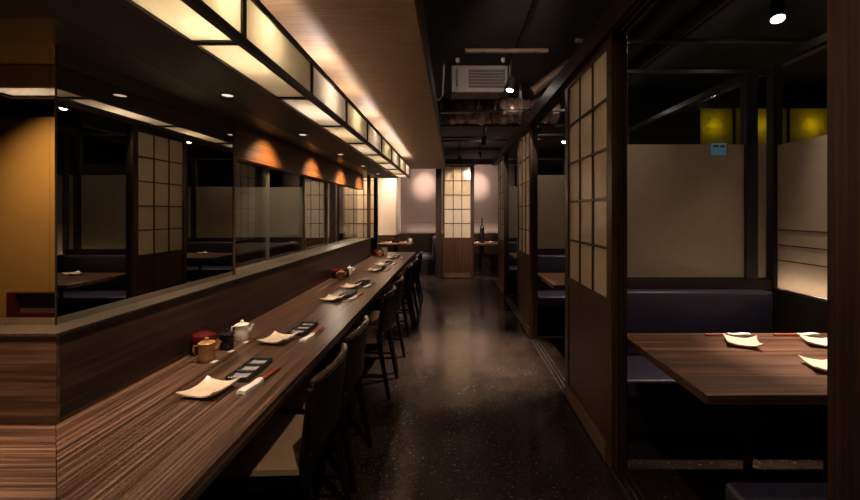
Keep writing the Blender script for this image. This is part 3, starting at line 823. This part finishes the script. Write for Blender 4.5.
pipe('thick duct pipe running over the booths', [(1.75, 0.5, 3.02), (1.75, 7.0, 3.02)], 0.09, 'black')
pipe('slim pipe high above the right glass wall', [(3.0, 2.5, 2.75), (3.0, 7.5, 2.75)], 0.025)
o = box_obj('light_track', 'blackmetal', None, 0.645, 0.685, 1.5, 8.2, 3.08, ZC); tag(o, 'black lighting track under the ceiling above the aisle', 'light track')
o = box_obj('light_track', 'blackmetal', None, 2.02, 2.06, 1.2, 7.5, 3.08, ZC); tag(o, 'black lighting track above the booths', 'light track')
o = box_obj('light_track', 'blackmetal', None, 1.48, 1.52, 1.2, 7.5, 3.08, ZC); tag(o, 'black track for the added booth spotlights, nearer the aisle', 'light track')
o = box_obj('light_track', 'blackmetal', None, -2.4, -1.7, 9.22, 9.26, 3.08, ZC); tag(o, 'short track for the added light behind the kitchen shoji', 'light track')
o = box_obj('light_track', 'blackmetal', None, -3.3, -2.6, 6.18, 6.22, 3.08, ZC); tag(o, 'short track for the added kitchen spotlight', 'light track')
o = box_obj('light_track', 'blackmetal', None, -0.2, 0.4, 0.33, 0.37, 3.10, ZC); tag(o, 'short track for the added entrance spotlights', 'light track')
o = box_obj('light_track', 'blackmetal', None, -1.3, 1.2, 9.0, 9.04, 3.08, ZC); tag(o, 'black lighting track at the far end of the room', 'light track')

def spot(label, pivot, ztop, target, power, col, angle, blend=0.5, lens='bulb', soft=0.03, wide=None):
    t = thing('track_spotlight', label, 'spotlight', pivot, 0, 'track spotlights')
    d = (Vector(target) - Vector(pivot)).normalized()
    bm = bmesh.new(); tube(bm, [(0, 0, 0), (0, 0, ztop - pivot[2])], 0.008, 8); obj('stem', bm, 'blackmetal', t, True)
    a = -d * 0.07; b = d * 0.07
    bm = bmesh.new(); tube(bm, [a, a + d * 0.03, b - d * 0.02, b], [0.028, 0.040, 0.043, 0.045], 18, True); obj('body', bm, 'blackmetal', t, True)
    bm = bmesh.new(); tube(bm, [b + d * 0.0005, b + d * 0.003], 0.036, 18); obj('lens', bm, lens, t)
    p = Vector(pivot) + b + d * 0.012
    lamp('SPOT', p, power, col, t, target, soft, angle, blend)
    if wide: lamp('SPOT', p, wide[0], col, t, target, soft, wide[1], 1.0)
    return t
# aisle spots, with lamps added for chairs, pillar and shoji
spot('added unseen spotlight near the entrance, brightening the bar chairs', (0.30, 0.35, 2.90), 3.10, (-0.62, 1.75, 0.45), 60, HALO, 46, 1.0)  # added out of view so the chair seats catch light
spot('added unseen spotlight near the entrance, brightening the right-hand pillar', (0.10, 0.35, 2.90), 3.10, (0.95, 0.95, 1.3), 26, HALO, 90, 1.0)  # added out of view to light the pillar and nearby posts
for k, lb in enumerate(('nearest', 'middle', 'farthest')):
    spot(f'added small spotlight inside the booth brightening the {lb} right-hand shoji screen', (1.50, 2.45 + PITCH * k, 2.85), 3.08, (0.87, 2.55 + PITCH * k, 1.55), 15, HALO, 80, 0.9)  # added in each booth to brighten the shoji paper
spot('lit track spotlight below the ceiling air conditioner', (0.60, 4.15, 2.74), 3.08, (0.16, 3.9, 0), P_AISLE, HALO, 46, 0.9)
spot('small track spotlight beyond the foil duct', (0.52, 6.7, 2.62), 3.08, (0.1, 8.6, 0.7), P_AISLE * 0.2, HALO, 60, 0.9)
# booth spots
spot('bright track spotlight above the nearest booth', (2.04, 2.52, 2.68), 3.08, (1.76, 1.96, 0.72), P_BOOTH * 4, HALO, 31, 0.95, wide=(P_BOOTH * 0.9, 72))
spot('track spotlight above the second booth', (1.98, 2.52 + PITCH, 2.72), 3.08, (1.5, 1.9 + PITCH, 0.72), P_BOOTH, HALO, 62, 0.8)
spot('track spotlight above the third booth', (1.98, 2.52 + 2 * PITCH, 2.72), 3.08, (1.5, 1.9 + 2 * PITCH, 0.72), P_BOOTH, HALO, 62, 0.8)
spot('added out-of-view spotlight lighting the ceiling services', (0.665, 1.6, 2.92), 3.08, (0.45, 5.2, 2.62), P_AISLE * 0.28, HALO, 40, 0.9)  # added out of view to light the air conditioner and duct
spot('spotlight behind the bright end shoji screen', (0.15, 9.02, 2.62), 3.08, (0.07, 8.6, 1.3), P_WASH * 3.0, HALO, 95, 0.9)
spot('added spotlight backlighting the kitchen shoji screen', (-2.05, 9.24, 2.62), 3.08, (-2.05, 8.6, 1.5), P_WASH * 7.0, HALO, 100, 0.9)  # added backlight that makes this screen bright
spot('added kitchen spotlight brightening the pale frosted partition', (-3.0, 6.2, 2.72), 3.08, (-3.3, 7.4, 1.2), P_WASH * 0.7, HALO, 80, 1.0)  # added only to light the frosted partition
o = box_obj('light_track', 'blackmetal', None, -2.5, -1.9, 7.48, 7.52, 3.08, ZC); tag(o, 'short track for the added spotlight behind the bar glass', 'light track')
spot('added spotlight standing in for a lamp reflection in the bar glass', (-2.17, 7.5, 2.02), 3.08, (-1.0, 2.0, 0.6), 25, HALO, 60, 1.0)  # stands in for a spot reflected in the glass
# far wall washers
spot('spotlight washing the mauve wall left of the aisle end', (-0.62, 9.02, 2.72), 3.08, (-0.74, 10.4, 2.12), P_WASH * 6.5, HALO, 32, 1.0, wide=(P_WASH * 1.8, 84))
spot('spotlight washing the mauve wall right of the aisle end', (0.60, 9.02, 2.72), 3.08, (0.62, 10.4, 2.12), P_WASH * 6.5, HALO, 32, 1.0, wide=(P_WASH * 1.8, 84))
spot('spotlight lighting the pale wall behind the bar end', (-1.05, 9.02, 2.72), 3.08, (-1.45, 9.5, 1.9), P_WASH * 2.2, HALO, 60, 1.0)

def led(label, loc, length, axis, power, col=WHITE, aim=(0, 0, 1)):
    t = thing('light_strip', label, 'light strip', loc, 0, 'concealed light strips')
    h = length / 2
    if axis == 'x': box_obj('profile', 'steel', t, -h, h, -0.012, 0.012, 0, 0.012)
    else: box_obj('profile', 'steel', t, -0.012, 0.012, -h, h, 0, 0.012)
    p = Vector(loc) + Vector((0, 0, 0.016))
    sx, sy = (length, 0.02)
    lamp('AREA', p, power, col, t, p + Vector(aim), sx=sx, sy=sy)
    return t
led('light strip on the wainscot ledge under the mauve wall', (0.1, 10.27, 0.876), 2.6, 'x', P_LED * 0.35, HALO, (0, 0.35, 1))
for k, lb in enumerate(('light strip behind the nearest frosted side wall', 'light strip behind the second frosted side wall', 'light strip behind the third frosted side wall')):
    t = thing('ledge', ['low black ledge outside the nearest booth glass', 'low black ledge outside the second booth glass', 'low black ledge outside the third booth glass'][k], 'ledge', (2.40, 1.9 + PITCH * k, 0), 0, 'ledges outside the booths')
    box_obj('body', 'black', t, -0.09, 0.09, -0.95, 0.95, 0, 0.88)
    led(lb, (2.37, 1.9 + PITCH * k, 0.88), 1.8, 'y', P_LED, WHITE, (-1, 0, 0.12))

# yellow lit transom windows of the room beyond
t = thing('transom_window', 'row of yellow lit transom panes high beyond the booth glass', 'window', (3.05, 5.0, 2.2))
xs = [0.03, 0.47, 1.15, 1.72, 2.2]
for a, b in zip(xs[:-1], xs[1:]): box_obj('pane', 'yellow', t, a + 0.012, b - 0.012, 0.02, 0.026, 0.03, 0.512)
boxes('frame', 'blackmetal', t, [(x - 0.012, x + 0.012, 0, 0.05, 0.03, 0.512) for x in xs] + [(0, 2.23, 0, 0.05, 0.512, 0.57), (0, 2.23, 0, 0.05, 0.0, 0.03)])
boxes('box_back', 'black', t, [(0.018, 2.212, 0.40, 0.41, 0.03, 0.512), (0.0, 0.018, 0.05, 0.41, 0.0, 0.57), (2.212, 2.23, 0.05, 0.41, 0.0, 0.57), (0.018, 2.212, 0.05, 0.40, 0.53, 0.57), (0.018, 2.212, 0.05, 0.40, 0.0, 0.03)])
for x, k in ((3.27, 1.0), (3.85, 0.8), (4.50, 1.0), (5.0, 0.8)): lamp('POINT', (x, 5.13, 2.50), 1.5 * k, (1, 0.85, 0.5), None, size=0.03)
struct('wall_transom', 'black', 2.4, 6.0, 5.42, 5.5, 0, ZC, label='black wall around the yellow transom', cat='wall')

# small lit blue sign seen above the frosted pane
t = thing('pictogram_sign', 'small pale blue lit sign at the top of the frosted booth glass', 'sign', (1.86, 2.80, 1.805))
box_obj('panel', 'sign', t, -0.049, 0.049, -0.004, 0.006, 0, 0.085)
for b in ((-0.040, -0.006, 0.052, 0.070), (0.006, 0.040, 0.052, 0.070)):
    box_obj('pictogram', 'signdark', t, b[0], b[1], -0.006, -0.0042, b[2], b[3])

# framed hatch in the ochre wall (seen in the mirror) and a lamp added for the wall
t = thing('wall_hatch', 'dark red framed low hatch in the ochre wall, seen in the mirror', 'hatch', (-3.81, Y0 + 0.02, 0.42))
boxes('frame', 'darkred', t, [(-0.36, 0.36, 0, 0.06, 0, 0.045), (-0.36, 0.36, 0, 0.06, 0.225, 0.237), (-0.36, -0.28, 0, 0.06, 0.045, 0.225), (0.28, 0.36, 0, 0.06, 0.045, 0.225)])
box_obj('backing', 'mauve', t, -0.28, 0.28, 0.0, 0.01, 0.045, 0.225)
t = thing('downlight', 'added unseen downlight lighting the ochre wall behind the viewer', 'downlight', (-3.7, -0.35, 2.6))  # lamp added behind the camera to light the ochre wall
bm = bmesh.new(); lathe(bm, [(0.03, 0), (0.045, 0), (0.045, 0.10), (0, 0.10), (0, 0.6), ], 20); obj('body', bm, 'blackmetal', t, True)
lamp('SPOT', (-3.7, -0.35, 2.59), P_REAR, WARM, t, (-3.6, -1.0, 1.2), 0.03, 100, 1.0)
